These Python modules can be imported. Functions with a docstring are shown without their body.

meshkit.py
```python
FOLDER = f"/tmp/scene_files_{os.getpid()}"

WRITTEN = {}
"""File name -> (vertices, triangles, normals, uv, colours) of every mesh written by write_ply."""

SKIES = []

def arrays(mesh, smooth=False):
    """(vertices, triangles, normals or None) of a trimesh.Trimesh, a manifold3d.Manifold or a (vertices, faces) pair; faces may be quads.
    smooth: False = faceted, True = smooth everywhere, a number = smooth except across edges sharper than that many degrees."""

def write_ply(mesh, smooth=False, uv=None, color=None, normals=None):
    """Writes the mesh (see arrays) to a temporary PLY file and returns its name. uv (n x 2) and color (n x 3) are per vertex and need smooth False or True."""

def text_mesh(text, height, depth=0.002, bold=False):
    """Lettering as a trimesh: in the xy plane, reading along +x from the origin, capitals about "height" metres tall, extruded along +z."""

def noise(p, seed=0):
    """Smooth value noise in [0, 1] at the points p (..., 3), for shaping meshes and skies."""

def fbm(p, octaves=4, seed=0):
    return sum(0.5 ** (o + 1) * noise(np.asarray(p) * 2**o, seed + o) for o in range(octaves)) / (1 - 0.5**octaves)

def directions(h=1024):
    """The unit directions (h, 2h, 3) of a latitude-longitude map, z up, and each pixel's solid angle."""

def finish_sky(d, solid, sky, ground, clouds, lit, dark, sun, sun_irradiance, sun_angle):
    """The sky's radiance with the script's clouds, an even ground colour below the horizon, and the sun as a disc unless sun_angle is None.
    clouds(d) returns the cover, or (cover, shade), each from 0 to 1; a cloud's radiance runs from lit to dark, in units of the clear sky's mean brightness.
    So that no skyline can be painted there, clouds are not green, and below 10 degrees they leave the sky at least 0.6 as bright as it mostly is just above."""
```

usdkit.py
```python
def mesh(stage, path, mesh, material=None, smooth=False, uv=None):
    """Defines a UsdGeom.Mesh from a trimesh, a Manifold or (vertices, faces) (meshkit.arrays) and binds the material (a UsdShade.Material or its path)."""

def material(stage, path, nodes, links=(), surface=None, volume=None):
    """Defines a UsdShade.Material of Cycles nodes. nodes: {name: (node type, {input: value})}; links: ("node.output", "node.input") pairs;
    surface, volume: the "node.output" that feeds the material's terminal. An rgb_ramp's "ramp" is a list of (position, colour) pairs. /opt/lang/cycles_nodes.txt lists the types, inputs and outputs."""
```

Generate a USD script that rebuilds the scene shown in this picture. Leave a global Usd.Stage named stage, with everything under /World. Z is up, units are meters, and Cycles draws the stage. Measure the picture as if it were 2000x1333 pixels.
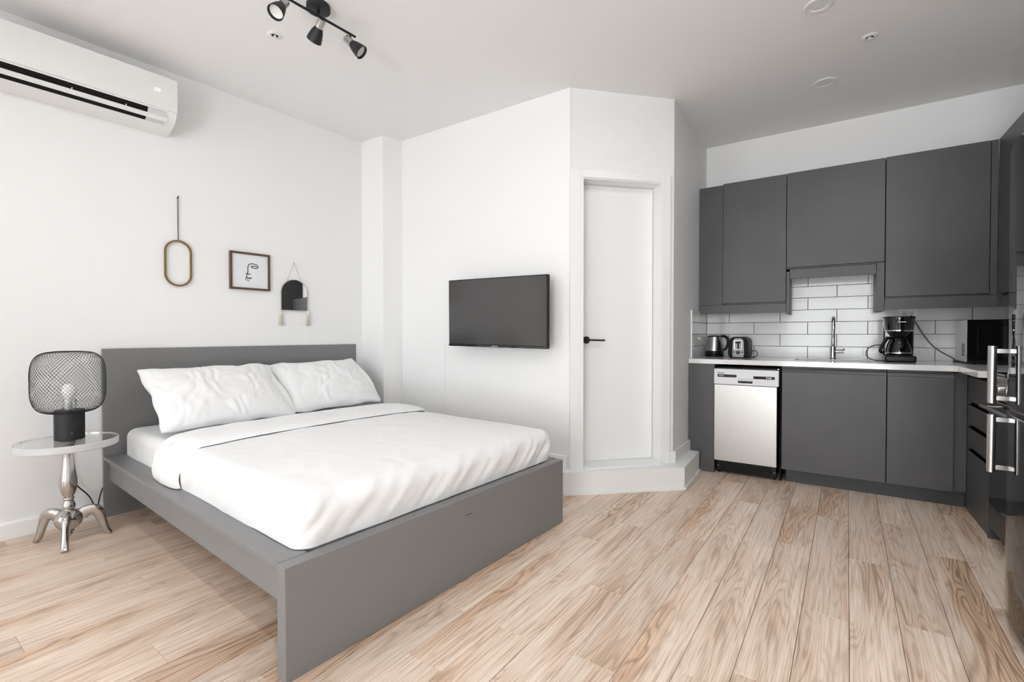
import math, random
import numpy as np, trimesh, manifold3d as m3
from shapely.geometry import Polygon
import usdkit, meshkit
from pxr import Usd, UsdGeom, UsdLux, UsdShade, Gf, Sdf, Vt

stage = Usd.Stage.CreateInMemory()
UsdGeom.SetStageUpAxis(stage, UsdGeom.Tokens.z)
UsdGeom.SetStageMetersPerUnit(stage, 1.0)
UsdGeom.Xform.Define(stage, '/World')
PI = math.pi

# ---------------------------------------------------------------- camera
cam = UsdGeom.Camera.Define(stage, '/World/camera')
cam.CreateHorizontalApertureAttr(36.0)
cam.CreateVerticalApertureAttr(36.0 * 1333 / 2000)
cam.CreateFocalLengthAttr(36.0 * 925 / 2000)
cam.CreateClippingRangeAttr(Gf.Vec2f(0.02, 100))
cam.AddTranslateOp().Set(Gf.Vec3d(0, 0, 1.12))
cam.AddRotateXYZOp().Set(Gf.Vec3f(90 - math.degrees(.014), 0, 33.5))
cam.CreateExposureAttr(0.30)

# ---------------------------------------------------------------- daylight: an overcast sky outside the unseen windows
usdkit.material(stage, '/World/Looks/overcast_sky', {
    'bg': ('background_shader', {'color': (0.93, 0.965, 1.0), 'strength': 1.0})}, [], surface='bg.background')
dome = UsdLux.DomeLight.Define(stage, '/World/sky')
dome.CreateIntensityAttr(1.0)
dome.CreateColorAttr(Gf.Vec3f(0.95, 0.975, 1.0))
# soft daylight through windows out of view, placed to light bed, kitchen and walls
def unseen_area_light(name, loc, rot, w, h, power):
    l = UsdLux.RectLight.Define(stage, '/World/' + name)
    l.CreateWidthAttr(w); l.CreateHeightAttr(h); l.CreateIntensityAttr(power)
    l.CreateColorAttr(Gf.Vec3f(0.93, 0.97, 1.0))
    l.AddTranslateOp().Set(Gf.Vec3d(*loc)); l.AddRotateXYZOp().Set(Gf.Vec3f(*rot))
unseen_area_light('unseen_window_light', (-2.75, -3.60, 1.34), (90, 0, 0), 1.9, 2.5, .5)
unseen_area_light('unseen_window_light_001', (.15, -3.60, 1.34), (90, 0, 0), 1.9, 2.5, 3.4)
unseen_area_light('unseen_window_light_002', (-4.16, -1.76, 1.34), (90, 0, -94.68), 1.1, 2.4, 1.6)
# added fill lights aimed up to brighten the ceiling and upper walls
unseen_area_light('added_up_fill', (.15, -4.05, .10), (150, 0, 0), 1.9, .9, 30.0)
unseen_area_light('added_up_fill_001', (-2.75, -4.05, .10), (150, 0, 0), 1.9, .9, 3.0)

# ---------------------------------------------------------------- helpers
def numbered(parent, name):
    p, n = f'{parent}/{name}', 0
    while stage.GetPrimAtPath(p):
        n += 1; p = f'{parent}/{name}_{n:03d}'
    return p
def path_of(parent): return '/World' if parent is None else str(parent.GetPath())
def tag(o, label=None, cat=None, group=None, kind=None):
    for k, v in (('label', label), ('category', cat), ('group', group), ('kind', kind)):
        if v: o.SetCustomDataByKey(k, v)
    return o
def thing(name, label=None, cat=None, loc=(0, 0, 0), rz=0, group=None, kind=None):
    x = UsdGeom.Xform.Define(stage, numbered('/World', name))
    if tuple(loc) != (0, 0, 0): x.AddTranslateOp().Set(Gf.Vec3d(*map(float, loc)))
    if rz: x.AddRotateZOp().Set(float(rz))
    return tag(x.GetPrim(), label, cat, group, kind)
def part(parent, name, mesh, m, smooth=False, label=None, loc=None, kind=None):
    g = usdkit.mesh(stage, numbered(path_of(parent), name), mesh, M[m], smooth)
    if loc is not None: g.AddTranslateOp().Set(Gf.Vec3d(*map(float, loc)))
    if label: g.GetPrim().SetCustomDataByKey('label', label)
    if kind: g.GetPrim().SetCustomDataByKey('kind', kind)
    return g.GetPrim()
def cat(*ms):
    out = []
    for m in ms: out += list(m) if isinstance(m, (list, tuple)) else [m]
    return trimesh.util.concatenate(out)
def bx(x0, x1, y0, y1, z0, z1, b=0.0015):
    lo, hi = np.minimum((x0, y0, z0), (x1, y1, z1)), np.maximum((x0, y0, z0), (x1, y1, z1))
    b = min(b, (hi - lo).min() * .45)
    if b <= 0:
        m = trimesh.creation.box(hi - lo); m.apply_translation((hi + lo) / 2); return m
    pts = []
    for i in range(8):
        s = np.array([(i >> k) & 1 for k in range(3)])
        for a in range(3):
            p = np.where(s, hi - b, lo + b).astype(float); p[a] = hi[a] if s[a] else lo[a]; pts.append(p)
    return trimesh.Trimesh(np.array(pts)).convex_hull
def rbox(x0, x1, y0, y1, z0, z1, r=.01, n=24):
    r = min(r, .499 * min(x1 - x0, y1 - y0, z1 - z0))
    s = m3.Manifold.sphere(r, n)
    return tri(m3.Manifold.batch_hull([s.translate((x, y, z)) for x in (x0 + r, x1 - r) for y in (y0 + r, y1 - r) for z in (z0 + r, z1 - r)]))
def tri(m):
    k = m.to_mesh(); return trimesh.Trimesh(k.vert_properties[:, :3], k.tri_verts)
def man(t): return m3.Manifold(m3.Mesh(np.asarray(t.vertices, np.float32), np.asarray(t.faces, np.uint32)))
def lathe(prof, n=40, loc=(0, 0, 0)):
    prof = np.array(prof, float); v = []; f = []
    for i in range(n):
        a = 2 * PI * i / n
        v += [(r * math.cos(a), r * math.sin(a), z) for r, z in prof]
    k = len(prof)
    for i in range(n):
        for j in range(k - 1):
            a, b = i * k + j, ((i + 1) % n) * k + j
            f += [(a, b, b + 1), (a, b + 1, a + 1)]
    t = trimesh.Trimesh(np.array(v) + np.array(loc), f, process=True)
    t.update_faces(t.nondegenerate_faces()); return t
def frame_along(P):
    P = np.asarray(P, float); T = np.gradient(P, axis=0); T /= np.linalg.norm(T, axis=1)[:, None] + 1e-12
    u = np.cross(T[0], (0, 0, 1.0))
    if np.linalg.norm(u) < 1e-3: u = np.cross(T[0], (1.0, 0, 0))
    U = []
    for t in T:
        u = u - t * (u @ t); u /= np.linalg.norm(u); U.append(u)
    U = np.array(U); return P, T, U, np.cross(T, U)
def tube(P, r, n=8, caps=True):
    P, T, U, V = frame_along(P); r = np.broadcast_to(r, len(P)); v = []; f = []
    for i in range(len(P)):
        for k in range(n):
            a = 2 * PI * k / n; v.append(P[i] + r[i] * (math.cos(a) * U[i] + math.sin(a) * V[i]))
    for i in range(len(P) - 1):
        for k in range(n):
            a, b = i * n + k, i * n + (k + 1) % n; f += [(a, b, b + n), (a, b + n, a + n)]
    if caps:
        c0, c1 = len(v), len(v) + 1; v += [P[0], P[-1]]
        for k in range(n):
            f += [(c0, (k + 1) % n, k), (c1, (len(P) - 1) * n + k, (len(P) - 1) * n + (k + 1) % n)]
    return trimesh.Trimesh(np.array(v), f, process=False)
def spline(pts, n=40):
    from scipy.interpolate import CubicSpline
    pts = np.asarray(pts, float); t = np.r_[0, np.cumsum(np.linalg.norm(np.diff(pts, axis=0), axis=1))]
    return CubicSpline(t, pts)(np.linspace(0, t[-1], n))
def cyl(p0, p1, r, n=24): return tube([p0, p1], r, n)
def prism(poly, z0, z1):
    m = trimesh.creation.extrude_polygon(Polygon(poly), z1 - z0, engine='earcut'); m.apply_translation((0, 0, z0)); return m
def prism_y(poly, y0, y1):          # poly in (x, z), extruded along y
    m = trimesh.creation.extrude_polygon(Polygon(poly), y1 - y0, engine='earcut')
    v = m.vertices.copy(); m.vertices = np.c_[v[:, 0], y0 + v[:, 2], v[:, 1]]; m.invert(); return m
def turned(m, p0, d):               # a mesh made along +z from the origin, laid along direction d from p0
    m = m.copy(); m.apply_transform(trimesh.geometry.align_vectors((0, 0, 1.0), np.asarray(d, float) / np.linalg.norm(d))); m.apply_translation(p0); return m

# ---------------------------------------------------------------- materials
M = {}
def plain(name, col, rough=.5, spec=.5, metal=0, bump=0, bscale=200, **kw):
    nodes = {'p': ('principled_bsdf', {'base_color': col, 'roughness': rough, 'specular_ior_level': spec, 'metallic': metal, **kw})}
    links = []
    if bump:
        nodes |= {'tc': ('texture_coordinate', {}), 'n': ('noise_texture', {'scale': bscale, 'detail': 3}), 'b': ('bump', {'strength': bump, 'distance': .002})}
        links += [('tc.object', 'n.vector'), ('n.fac', 'b.height'), ('b.normal', 'p.normal')]
    M[name] = usdkit.material(stage, '/World/Looks/' + name, nodes, links, surface='p.BSDF')
plain('wall_paint', (.875, .875, .87), .55, .3, bump=.12, bscale=160)
plain('ceiling_paint', (.89, .885, .88), .7, .2)
plain('trim_paint', (.87, .87, .867), .35, .45)
plain('scuffed_paint', (.85, .85, .835), .5, .4, bump=.15, bscale=40)
plain('grey_laminate', (.215, .212, .212), .42, .4, bump=.05, bscale=300)
plain('white_plastic', (.83, .83, .82), .35, .5)
plain('light_plastic', (.66, .66, .66), .4, .5)
plain('black_plastic', (.010, .010, .011), .3, .22)
plain('toaster_black', (.006, .006, .006), .45, .12)
plain('matt_black', (.016, .017, .019), .5, .4)
plain('black_gap', (.006, .006, .006), .7, .2)
plain('steel', (.52, .51, .50), .27, metal=1)
plain('brushed_steel', (.60, .58, .56), .34, metal=1)
plain('chrome', (.72, .72, .73), .09, metal=1)
plain('aluminium', (.56, .55, .54), .17, metal=1, bump=.06, bscale=60)
plain('brass', (.27, .175, .085), .4, metal=.7)
plain('dark_chain', (.03, .03, .033), .4, metal=.6)
plain('mirror_glass', (.78, .79, .79), .015, metal=1)
plain('screen', (.014, .014, .014), .16, .5, ior=1.95)
plain('black_gloss', (.007, .007, .008), .05, .7, ior=1.6)
plain('black_glass', (.006, .006, .007), .06, .55)
plain('walnut', (.105, .052, .032), .45)
plain('paper', (.80, .81, .83), .6, .3)
plain('ink', (.035, .035, .04), .7, .2)
plain('cotton_cream', (.74, .68, .60), .9, .1)
plain('string', (.42, .40, .37), .8, .1)
plain('bulb_glass', (.9, .9, .88), .12, .5)
plain('cable', (.012, .012, .013), .45)
plain('grey_cable', (.11, .11, .11), .5)
plain('silver_door', (.50, .495, .48), .32, metal=.9)
plain('dark_steel', (.15, .146, .144), .34, metal=.95)
plain('frosted_rim', (.86, .87, .87), .25, .5, transmission_weight=.35)
plain('panel_white', (.78, .78, .79), .4)
plain('tile_glaze', (.80, .80, .795), .12, .55)
plain('grout', (.115, .115, .112), .9, .1)
plain('toe_paint', (.05, .053, .055), .5)
plain('floor_gap', (.09, .06, .045), .9, .1)
plain('reflector', (.80, .80, .78), .3, .5)

def cabinet_look():
    nodes = {'tc': ('texture_coordinate', {}), 'mp': ('mapping', {'scale': (4, 4, 4)}), 'n': ('noise_texture', {'scale': 1.0, 'detail': 3}),
             'r': ('rgb_ramp', {'ramp': [(.3, (.078, .077, .079)), (.7, (.09, .088, .09))]}), 'n2': ('noise_texture', {'scale': 350, 'detail': 2}),
             'b': ('bump', {'strength': .06, 'distance': .001}), 'p': ('principled_bsdf', {'roughness': .42, 'specular_ior_level': .45})}
    M['cabinet'] = usdkit.material(stage, '/World/Looks/cabinet', nodes, [('tc.object', 'mp.vector'), ('mp.vector', 'n.vector'), ('n.fac', 'r.fac'), ('r.color', 'p.base_color'),
        ('tc.object', 'n2.vector'), ('n2.fac', 'b.height'), ('b.normal', 'p.normal')], surface='p.BSDF')
cabinet_look()
def fabric(name, col):
    nodes = {'tc': ('texture_coordinate', {}), 'n': ('noise_texture', {'scale': 14, 'detail': 4, 'roughness': .55}), 'n2': ('noise_texture', {'scale': 900, 'detail': 1}),
             'b': ('bump', {'strength': .16, 'distance': .012}), 'b2': ('bump', {'strength': .1, 'distance': .0008}),
             'p': ('principled_bsdf', {'base_color': col, 'roughness': .8, 'specular_ior_level': .2, 'sheen_weight': .1})}
    M[name] = usdkit.material(stage, '/World/Looks/' + name, nodes, [('tc.object', 'n.vector'), ('tc.object', 'n2.vector'), ('n.fac', 'b.height'), ('n2.fac', 'b2.height'),
        ('b.normal', 'b2.normal'), ('b2.normal', 'p.normal')], surface='p.BSDF')
fabric('linen', (.88, .88, .88)); fabric('sheet', (.83, .83, .83))
def quartz():
    nodes = {'g': ('geometry', {}), 'n': ('noise_texture', {'scale': 260, 'detail': 2}), 'r': ('rgb_ramp', {'ramp': [(.30, (.60, .59, .57)), (.42, (.79, .785, .77)), (1, (.80, .795, .78))]}),
             'p': ('principled_bsdf', {'roughness': .12, 'specular_ior_level': .5})}
    M['quartz'] = usdkit.material(stage, '/World/Looks/quartz', nodes, [('g.position', 'n.vector'), ('n.fac', 'r.fac'), ('r.color', 'p.base_color')], surface='p.BSDF')
quartz()
def acrylic():
    nodes = {'p': ('principled_bsdf', {'base_color': (.93, .94, .94), 'roughness': .03, 'transmission_weight': 1.0, 'ior': 1.45})}
    M['acrylic'] = usdkit.material(stage, '/World/Looks/acrylic', nodes, [], surface='p.BSDF')
acrylic()
def pane(name, ior):
    nodes = {'f': ('fresnel', {'IOR': ior}), 't': ('transparent_bsdf', {'color': (.97, .97, .97)}), 'g': ('glossy_bsdf', {'color': (1, 1, 1), 'roughness': .03}), 'm': ('mix_closure', {})}
    M[name] = usdkit.material(stage, '/World/Looks/' + name, nodes, [('f.fac', 'm.fac'), ('t.BSDF', 'm.closure1'), ('g.BSDF', 'm.closure2')], surface='m.closure')
pane('window_glass', 1.45)
def oak(name, off, tone, red, fig):
    """limed oak laminate: fine streaks along the board (y) over a cathedral figure; off moves the pattern, tone and red vary the board"""
    nodes = {'tc': ('texture_coordinate', {}),
        'm1': ('mapping', {'location': off, 'scale': (8.5, .95, 1)}), 'n1': ('noise_texture', {'scale': 1.0, 'detail': 2.0, 'roughness': .45, 'distortion': .35}),
        'k': ('math', {'math_type': 'multiply', 'value2': 104.0}), 's': ('math', {'math_type': 'sine'}), 'ab': ('map_range', {'from_min': -1, 'from_max': 1, 'to_min': 0, 'to_max': 1}),
        'pw': ('math', {'math_type': 'power', 'value2': 2.7}),
        'm2': ('mapping', {'location': off, 'scale': (170, 3.6, 1)}), 'n2': ('noise_texture', {'scale': 1.0, 'detail': 4.0, 'roughness': .65}),
        'm3': ('mapping', {'location': (off[1], off[0], 3), 'scale': (7.0, .75, 1)}), 'n3': ('noise_texture', {'scale': 1.0, 'detail': 3.0, 'roughness': .5, 'distortion': .5}),
        'gate': ('map_range', {'from_min': .44, 'from_max': .62, 'to_min': .10, 'to_max': 1, 'clamp': True}),
        'fg': ('math', {'math_type': 'multiply'}), 'fw': ('math', {'math_type': 'multiply', 'value2': fig}),
        'base': ('rgb_ramp', {'ramp': [(.30, tuple(np.array((.53, .385, .285)) * tone)), (.5, tuple(np.array((.80, .645, .525)) * tone)), (.70, tuple(np.array((.87, .755, .655)) * tone))]}),
        'tint': ('rgb_ramp', {'ramp': [(.44, (1, 1, 1)), (.62, red), (.85, tuple(np.array(red) * .86))]}),
        'mt': ('mix_color', {'blend_type': 'multiply', 'fac': 1.0}), 'mf': ('mix_color', {'blend_type': 'mix', 'b': tuple(np.array((.30, .195, .13)) * tone)}),
        'bp': ('bump', {'strength': .10, 'distance': .001}),
        'p': ('principled_bsdf', {'roughness': .40, 'specular_ior_level': .38})}
    links = [('tc.object', 'm1.vector'), ('m1.vector', 'n1.vector'), ('n1.fac', 'k.value1'), ('k.value', 's.value1'), ('s.value', 'ab.value'), ('ab.result', 'pw.value1'),
        ('tc.object', 'm2.vector'), ('m2.vector', 'n2.vector'), ('tc.object', 'm3.vector'), ('m3.vector', 'n3.vector'),
        ('n3.fac', 'gate.value'), ('gate.result', 'fg.value1'), ('pw.value', 'fg.value2'), ('fg.value', 'fw.value1'),
        ('n2.fac', 'base.fac'), ('n3.fac', 'tint.fac'), ('base.color', 'mt.a'), ('tint.color', 'mt.b'), ('mt.result', 'mf.a'), ('fw.value', 'mf.fac'), ('mf.result', 'p.base_color'),
        ('n2.fac', 'bp.height'), ('bp.normal', 'p.normal')]
    M[name] = usdkit.material(stage, '/World/Looks/' + name, nodes, links, surface='p.BSDF')
rnd = random.Random(7)
OAKS = 10
for i in range(OAKS):
    oak(f'oak_{i}', (rnd.uniform(-40, 40), rnd.uniform(-40, 40), rnd.uniform(-9, 9)), rnd.uniform(.92, 1.08), [(.88, .75, .64), (.92, .83, .75), (.87, .80, .75)][i % 3], rnd.uniform(.55, 1.0))

# ---------------------------------------------------------------- the room
CE, YT, YK, XD, XW = 2.87, 3.045, 4.75, -.945, 1.40
LA = 4.68                                            # the left wall runs a little askew
LP = np.array((-3.69, 1.03, 0.0)); Ln = np.array((math.cos(math.radians(LA)), -math.sin(math.radians(LA)), 0)); Lt = np.array((math.sin(math.radians(LA)), math.cos(math.radians(LA)), 0))
def on_left(s, z=0, off=0): return tuple(LP + Lt * s + Ln * off + np.array((0, 0, z)))

def plank_floor():
    A = 1.8; fl = thing('floor', kind='structure', rz=-A, label='floor of limed oak laminate planks running towards the kitchen')
    part(fl, 'underlay', bx(-4.6, 1.7, -3.6, 5.1, -.05, -.0075, 0), 'floor_gap')
    W, L, s0 = .158, 1.215, .0145
    known = {-5: 2.68, -3: 2.81, -4: 2.26, -1: 2.25, -2: 1.693, 2: 3.185, 0: 2.895, -9: 1.437, -7: 1.441, -6: 1.92, -13: .63, -10: .78, -16: .357, -8: 2.35, -11: 1.25, -12: 1.75, -14: 1.45, -15: .95, 1: 2.35, 3: 2.72}
    r = random.Random(3); last = 0
    for k in range(-27, 10):
        at = known.get(k, 2.0 + r.random() * L)
        l = at - math.ceil((at + 3.5) / L) * L
        while l < 5.0:
            a, b = max(l, -3.5), min(l + L, 5.0); l += L
            if b - a < .05: continue
            x0, x1 = s0 + k * W + .0008, s0 + (k + 1) * W - .0008
            hx, hy = (x1 - x0) / 2, (b - a) / 2 - .0002
            i = r.randrange(OAKS)
            while i == last: i = r.randrange(OAKS)
            last = i
            part(fl, 'plank', bx(-hx, hx, -hy, hy, -.007, 0, .0011), f'oak_{i}', loc=((x0 + x1) / 2, (a + b) / 2, 0))
plank_floor()
tag(part(None, 'ceiling', bx(-4.5, 1.6, -3.6, 4.95, CE, CE + .1, 0), 'ceiling_paint'), kind='structure', label='plain white painted ceiling')

def holed(x0, x1, z0, z1, holes, t0, t1):           # wall of boxes along x with rectangular openings (a, b, zlo, zhi), thickness along y
    out, x = [], x0
    for a, b, lo, hi in holes:
        out += [bx(x, a, t0, t1, z0, z1, 0)]
        if lo > z0: out.append(bx(a, b, t0, t1, z0, lo, 0))
        if hi < z1: out.append(bx(a, b, t0, t1, hi, z1, 0))
        x = b
    return cat(out + [bx(x, x1, t0, t1, z0, z1, 0)])
def window(n, loc, rz, w, z0, z1):  # windows out of view, sized and placed to light the room
    t = thing(f'window_{n}', kind='structure', loc=loc, rz=rz)
    f = .055
    part(t, 'window_frame', cat(bx(-w/2, -w/2+f, -.03, .03, z0, z1), bx(w/2-f, w/2, -.03, .03, z0, z1), bx(-w/2+f, w/2-f, -.03, .03, z0, z0+f), bx(-w/2+f, w/2-f, -.03, .03, z1-f, z1), bx(-.025, .025, -.025, .025, z0+f, z1-f)), 'trim_paint')
    for s in (-1, 1):
        a, b = sorted((s * .025, s * (w/2 - f)))
        part(t, 'pane', bx(a, b, -.003, .003, z0 + f, z1 - f, 0), 'window_glass')
    part(t, 'window_sill', bx(-w/2 - .04, w/2 + .04, .03, .19, z0 - .03, z0, .004), 'trim_paint')
wl = thing('wall_left', kind='structure', loc=LP, rz=90 - LA, label='white wall behind the headboard')
part(wl, 'wall_body', holed(-4.7, 2.15, 0, CE, [(-3.35, -2.25, .14, 2.54)], 0, .14), 'wall_paint')
wr = thing('wall_rear', kind='structure', label='white wall with windows, out of view behind the viewer, set back to even the light')
part(wr, 'wall_body', holed(-4.2, XW + .12, 0, CE, [(-3.7, -1.8, .08, 2.60), (-.8, 1.1, .08, 2.60)], -3.54, -3.40), 'wall_paint')
window(1, (-2.75, -3.48, 0), 0, 1.9, .08, 2.60)
window(2, (.15, -3.48, 0), 0, 1.9, .08, 2.60)
window(3, on_left(-2.80, 0, -.07), -90 - LA, 1.1, .14, 2.54)
tag(part(None, 'wall_right', bx(XW, XW + .12, -3.54, YK + .12, 0, CE, 0), 'wall_paint'), kind='structure', label='white wall behind the right run of kitchen cabinets')
wt = thing('wall_back', kind='structure', label='white wall that carries the television')
part(wt, 'wall_body', bx(-3.6, -1.52, YT, YT + .12, 0, CE, 0), 'wall_paint')
part(wt, 'access_panel', bx(-3.195, -2.695, YT - .004, YT + .02, .10, 1.055, .0015), 'wall_paint', label='flush painted access panel with a fine seam')
tag(part(None, 'wall_column', prism([(-3.62, 2.863), (-3.257, 2.863), (-3.205, 3.06), (-3.62, 3.06)], 0, CE), 'wall_paint'), kind='structure', label='white boxed-in column in the corner beside the headboard')
DA = 45.3; DP = np.array((-1.52, 3.05, 0)); Dt = np.array((math.cos(math.radians(DA)), math.sin(math.radians(DA)), 0))
wd = thing('wall_diagonal', kind='structure', loc=DP, rz=DA, label='white angled wall around the door')
part(wd, 'wall_body', cat(bx(0, .085, 0, .14, 0, CE, 0), bx(.70, .81, 0, .14, 0, CE, 0), bx(.085, .70, 0, .14, 2.23, CE, 0), bx(.085, .70, 0, .14, 0, .135, 0)), 'wall_paint')
cor = DP + Dt * .81
ws = thing('wall_side', kind='structure', label='white wall between the angled door and the kitchen')
part(ws, 'wall_body', prism([(cor[0], cor[1]), (XD, YK + .12), (XD - .12, YK + .12), (cor[0] - .12, cor[1] + .07)], 0, CE), 'wall_paint')
wk = thing('wall_kitchen', kind='structure', label='white wall with a long white tile backsplash behind the kitchen')
part(wk, 'wall_body', bx(XD - .12, XW + .12, YK, YK + .12, 0, CE, 0), 'wall_paint')
# backsplash tiles, each its own piece, in running bond over a dark grout bed
part(wk, 'grout_bed', bx(XD, XW, YK - .0045, YK + .002, .9, 1.64, 0), 'grout')
part(ws, 'grout_bed', bx(XD - .002, XD + .0045, 4.165, YK - .004, .9, 1.322, 0), 'grout')
part(ws, 'tile_edge_trim', bx(XD - .002, XD + .011, 4.155, 4.165, .919, 1.325, .001), 'white_plastic')
ROWS = [.919, 1.0175, 1.1215, 1.2255, 1.328, 1.430, 1.526, 1.63]
for i in range(7):
    z0, z1 = ROWS[i] + (.0017 if i else .0), ROWS[i + 1] - .0017
    x = (-.535 if i % 2 == 0 else -.740) - .4085 * 2
    while x < XW:
        a, b = max(x, XD + .010) + .0019, min(x + .4085, XW) - .0019; x += .4085
        if b - a < .02: continue
        part(wk, 'tile', bx(a, b, YK - .0095, YK - .002, z0, z1, .0012), 'tile_glaze')
    if i < 4:
        part(ws, 'tile', bx(XD + .002, XD + .0095, 4.166 if i % 2 else 4.4015, YK - .011, z0, z1, .0012), 'tile_glaze')
        if i % 2 == 0: part(ws, 'tile', bx(XD + .002, XD + .0095, 4.166, 4.397, z0, z1, .0012), 'tile_glaze')
# skirting and the raised step under the door
def skirting(z0, h, t=.014): return [(0, z0), (-t, z0), (-t, z0 + h - .012), (-t * .55, z0 + h), (0, z0 + h)]
b = thing('baseboard_left', kind='structure', loc=LP, rz=90 - LA)
m_ = prism_y([(-x, z) for x, z in skirting(0, .094)][::-1], -4.4, 1.80)
m_.vertices = np.c_[m_.vertices[:, 1], -m_.vertices[:, 0], m_.vertices[:, 2]]
part(b, 'baseboard', m_, 'trim_paint')
SZ = .158
step = [(-3.19, 2.93), (-1.508, 2.93), (-.840, 3.525), (-.857, 4.088), (XD, 4.088), (cor[0], cor[1]), (-1.52, 3.05), (-3.19, 3.05)]
st = thing('step', kind='structure', label='white boxed step along the wall below the door')
part(st, 'step_body', prism(step, 0, SZ), 'scuffed_paint')
def inset(a, b_, o=.012):
    a, b_ = np.array(a, float), np.array(b_, float); d = (b_ - a) / np.linalg.norm(b_ - a); n = np.array((d[1], -d[0])); return [a, b_, b_ + n * o, a + n * o]
part(st, 'shoe_molding', cat(prism(inset(step[1], step[2]), 0, .014), prism(inset(step[2], step[3]), 0, .014)), 'trim_paint')
tag(part(None, 'baseboard_back', bx(-3.19, -1.545, YT - .014, YT, SZ, .248, .004), 'trim_paint'), kind='structure')
bs = thing('baseboard_side', kind='structure')
part(bs, 'baseboard', prism([(cor[0] + .002, cor[1] + .01), (cor[0] + .018, cor[1]), (XD + .016, 4.10), (XD, 4.10)], SZ, .243), 'trim_paint')
bs = thing('baseboard_diagonal', kind='structure', loc=DP, rz=DA)
part(bs, 'plinth_block', bx(.774, .822, -.020, 0, SZ, .245, .002), 'trim_paint')
dr = thing('door_1', kind='structure', loc=DP, rz=DA, label='white flush door with a black lever in the angled wall')
part(dr, 'door_panel', bx(.107, .692, .10, .138, .176, 2.224, .002), 'trim_paint')
part(dr, 'door_casing', cat(bx(-.008, .068, -.022, 0, SZ, 2.30), bx(.708, .772, -.022, 0, SZ, 2.30), bx(.068, .708, -.022, 0, 2.232, 2.30)), 'trim_paint')
part(dr, 'door_jamb', cat(bx(.068, .092, -.022, .14, SZ, 2.232, .001), bx(.697, .708, -.022, .14, SZ, 2.232, .001), bx(.092, .697, -.022, .14, 2.228, 2.24, .001), bx(.092, .1065, .105, .14, SZ, 2.228, .001)), 'trim_paint')
part(dr, 'threshold', bx(.093, .696, -.055, .139, .136, SZ + .012, .003), 'scuffed_paint', label='worn white threshold')
hd = part(dr, 'door_handle', cat(turned(lathe([(0, 0), (.027, 0), (.027, .008), (.024, .011), (0, .011)], 32), (.158, .10, 1.078), (0, -1, 0)),
          cyl((.158, .09, 1.078), (.158, .045, 1.078), .011), tube(spline([(.158, .052, 1.078), (.172, .047, 1.078), (.20, .046, 1.0775), (.285, .047, 1.0765)], 14), .0068, 10)), 'matt_black', 40, label='round black rose with a thin black lever')
# ---------------------------------------------------------------- bed
BZ = 85.53; BO = (-1.428, .848, 0)
bed = thing('bed', 'low grey bed frame with a broad headboard against the white wall', 'bed', BO, BZ)
part(bed, 'headboard', bx(0, 1.765, 2.243, 2.264, 0, 1.032, .002), 'grey_laminate')
part(bed, 'footboard', bx(0, 1.668, 0, .052, 0, .374, .002), 'grey_laminate')
for w0, w1, wb in ((0, .105, .03), (1.563, 1.668, 1.61)):
    part(bed, 'side_ledge', bx(w0, w1, .052, 2.243, .354, .376, .002), 'grey_laminate')
    part(bed, 'side_rail', bx(wb, wb + .028, .052, 2.243, .222, .354, .001), 'grey_laminate')
part(bed, 'foot_rail', bx(.105, 1.563, .052, .082, .27, .340, .001), 'grey_laminate')
part(bed, 'center_beam', bx(.80, .86, .082, 2.243, .19, .25, .001), 'steel')
for i in range(13):
    d = .16 + i * .165
    part(bed, 'slat', bx(.06, 1.608, d, d + .06, .252, .27, .002), 'oak_3')
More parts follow.
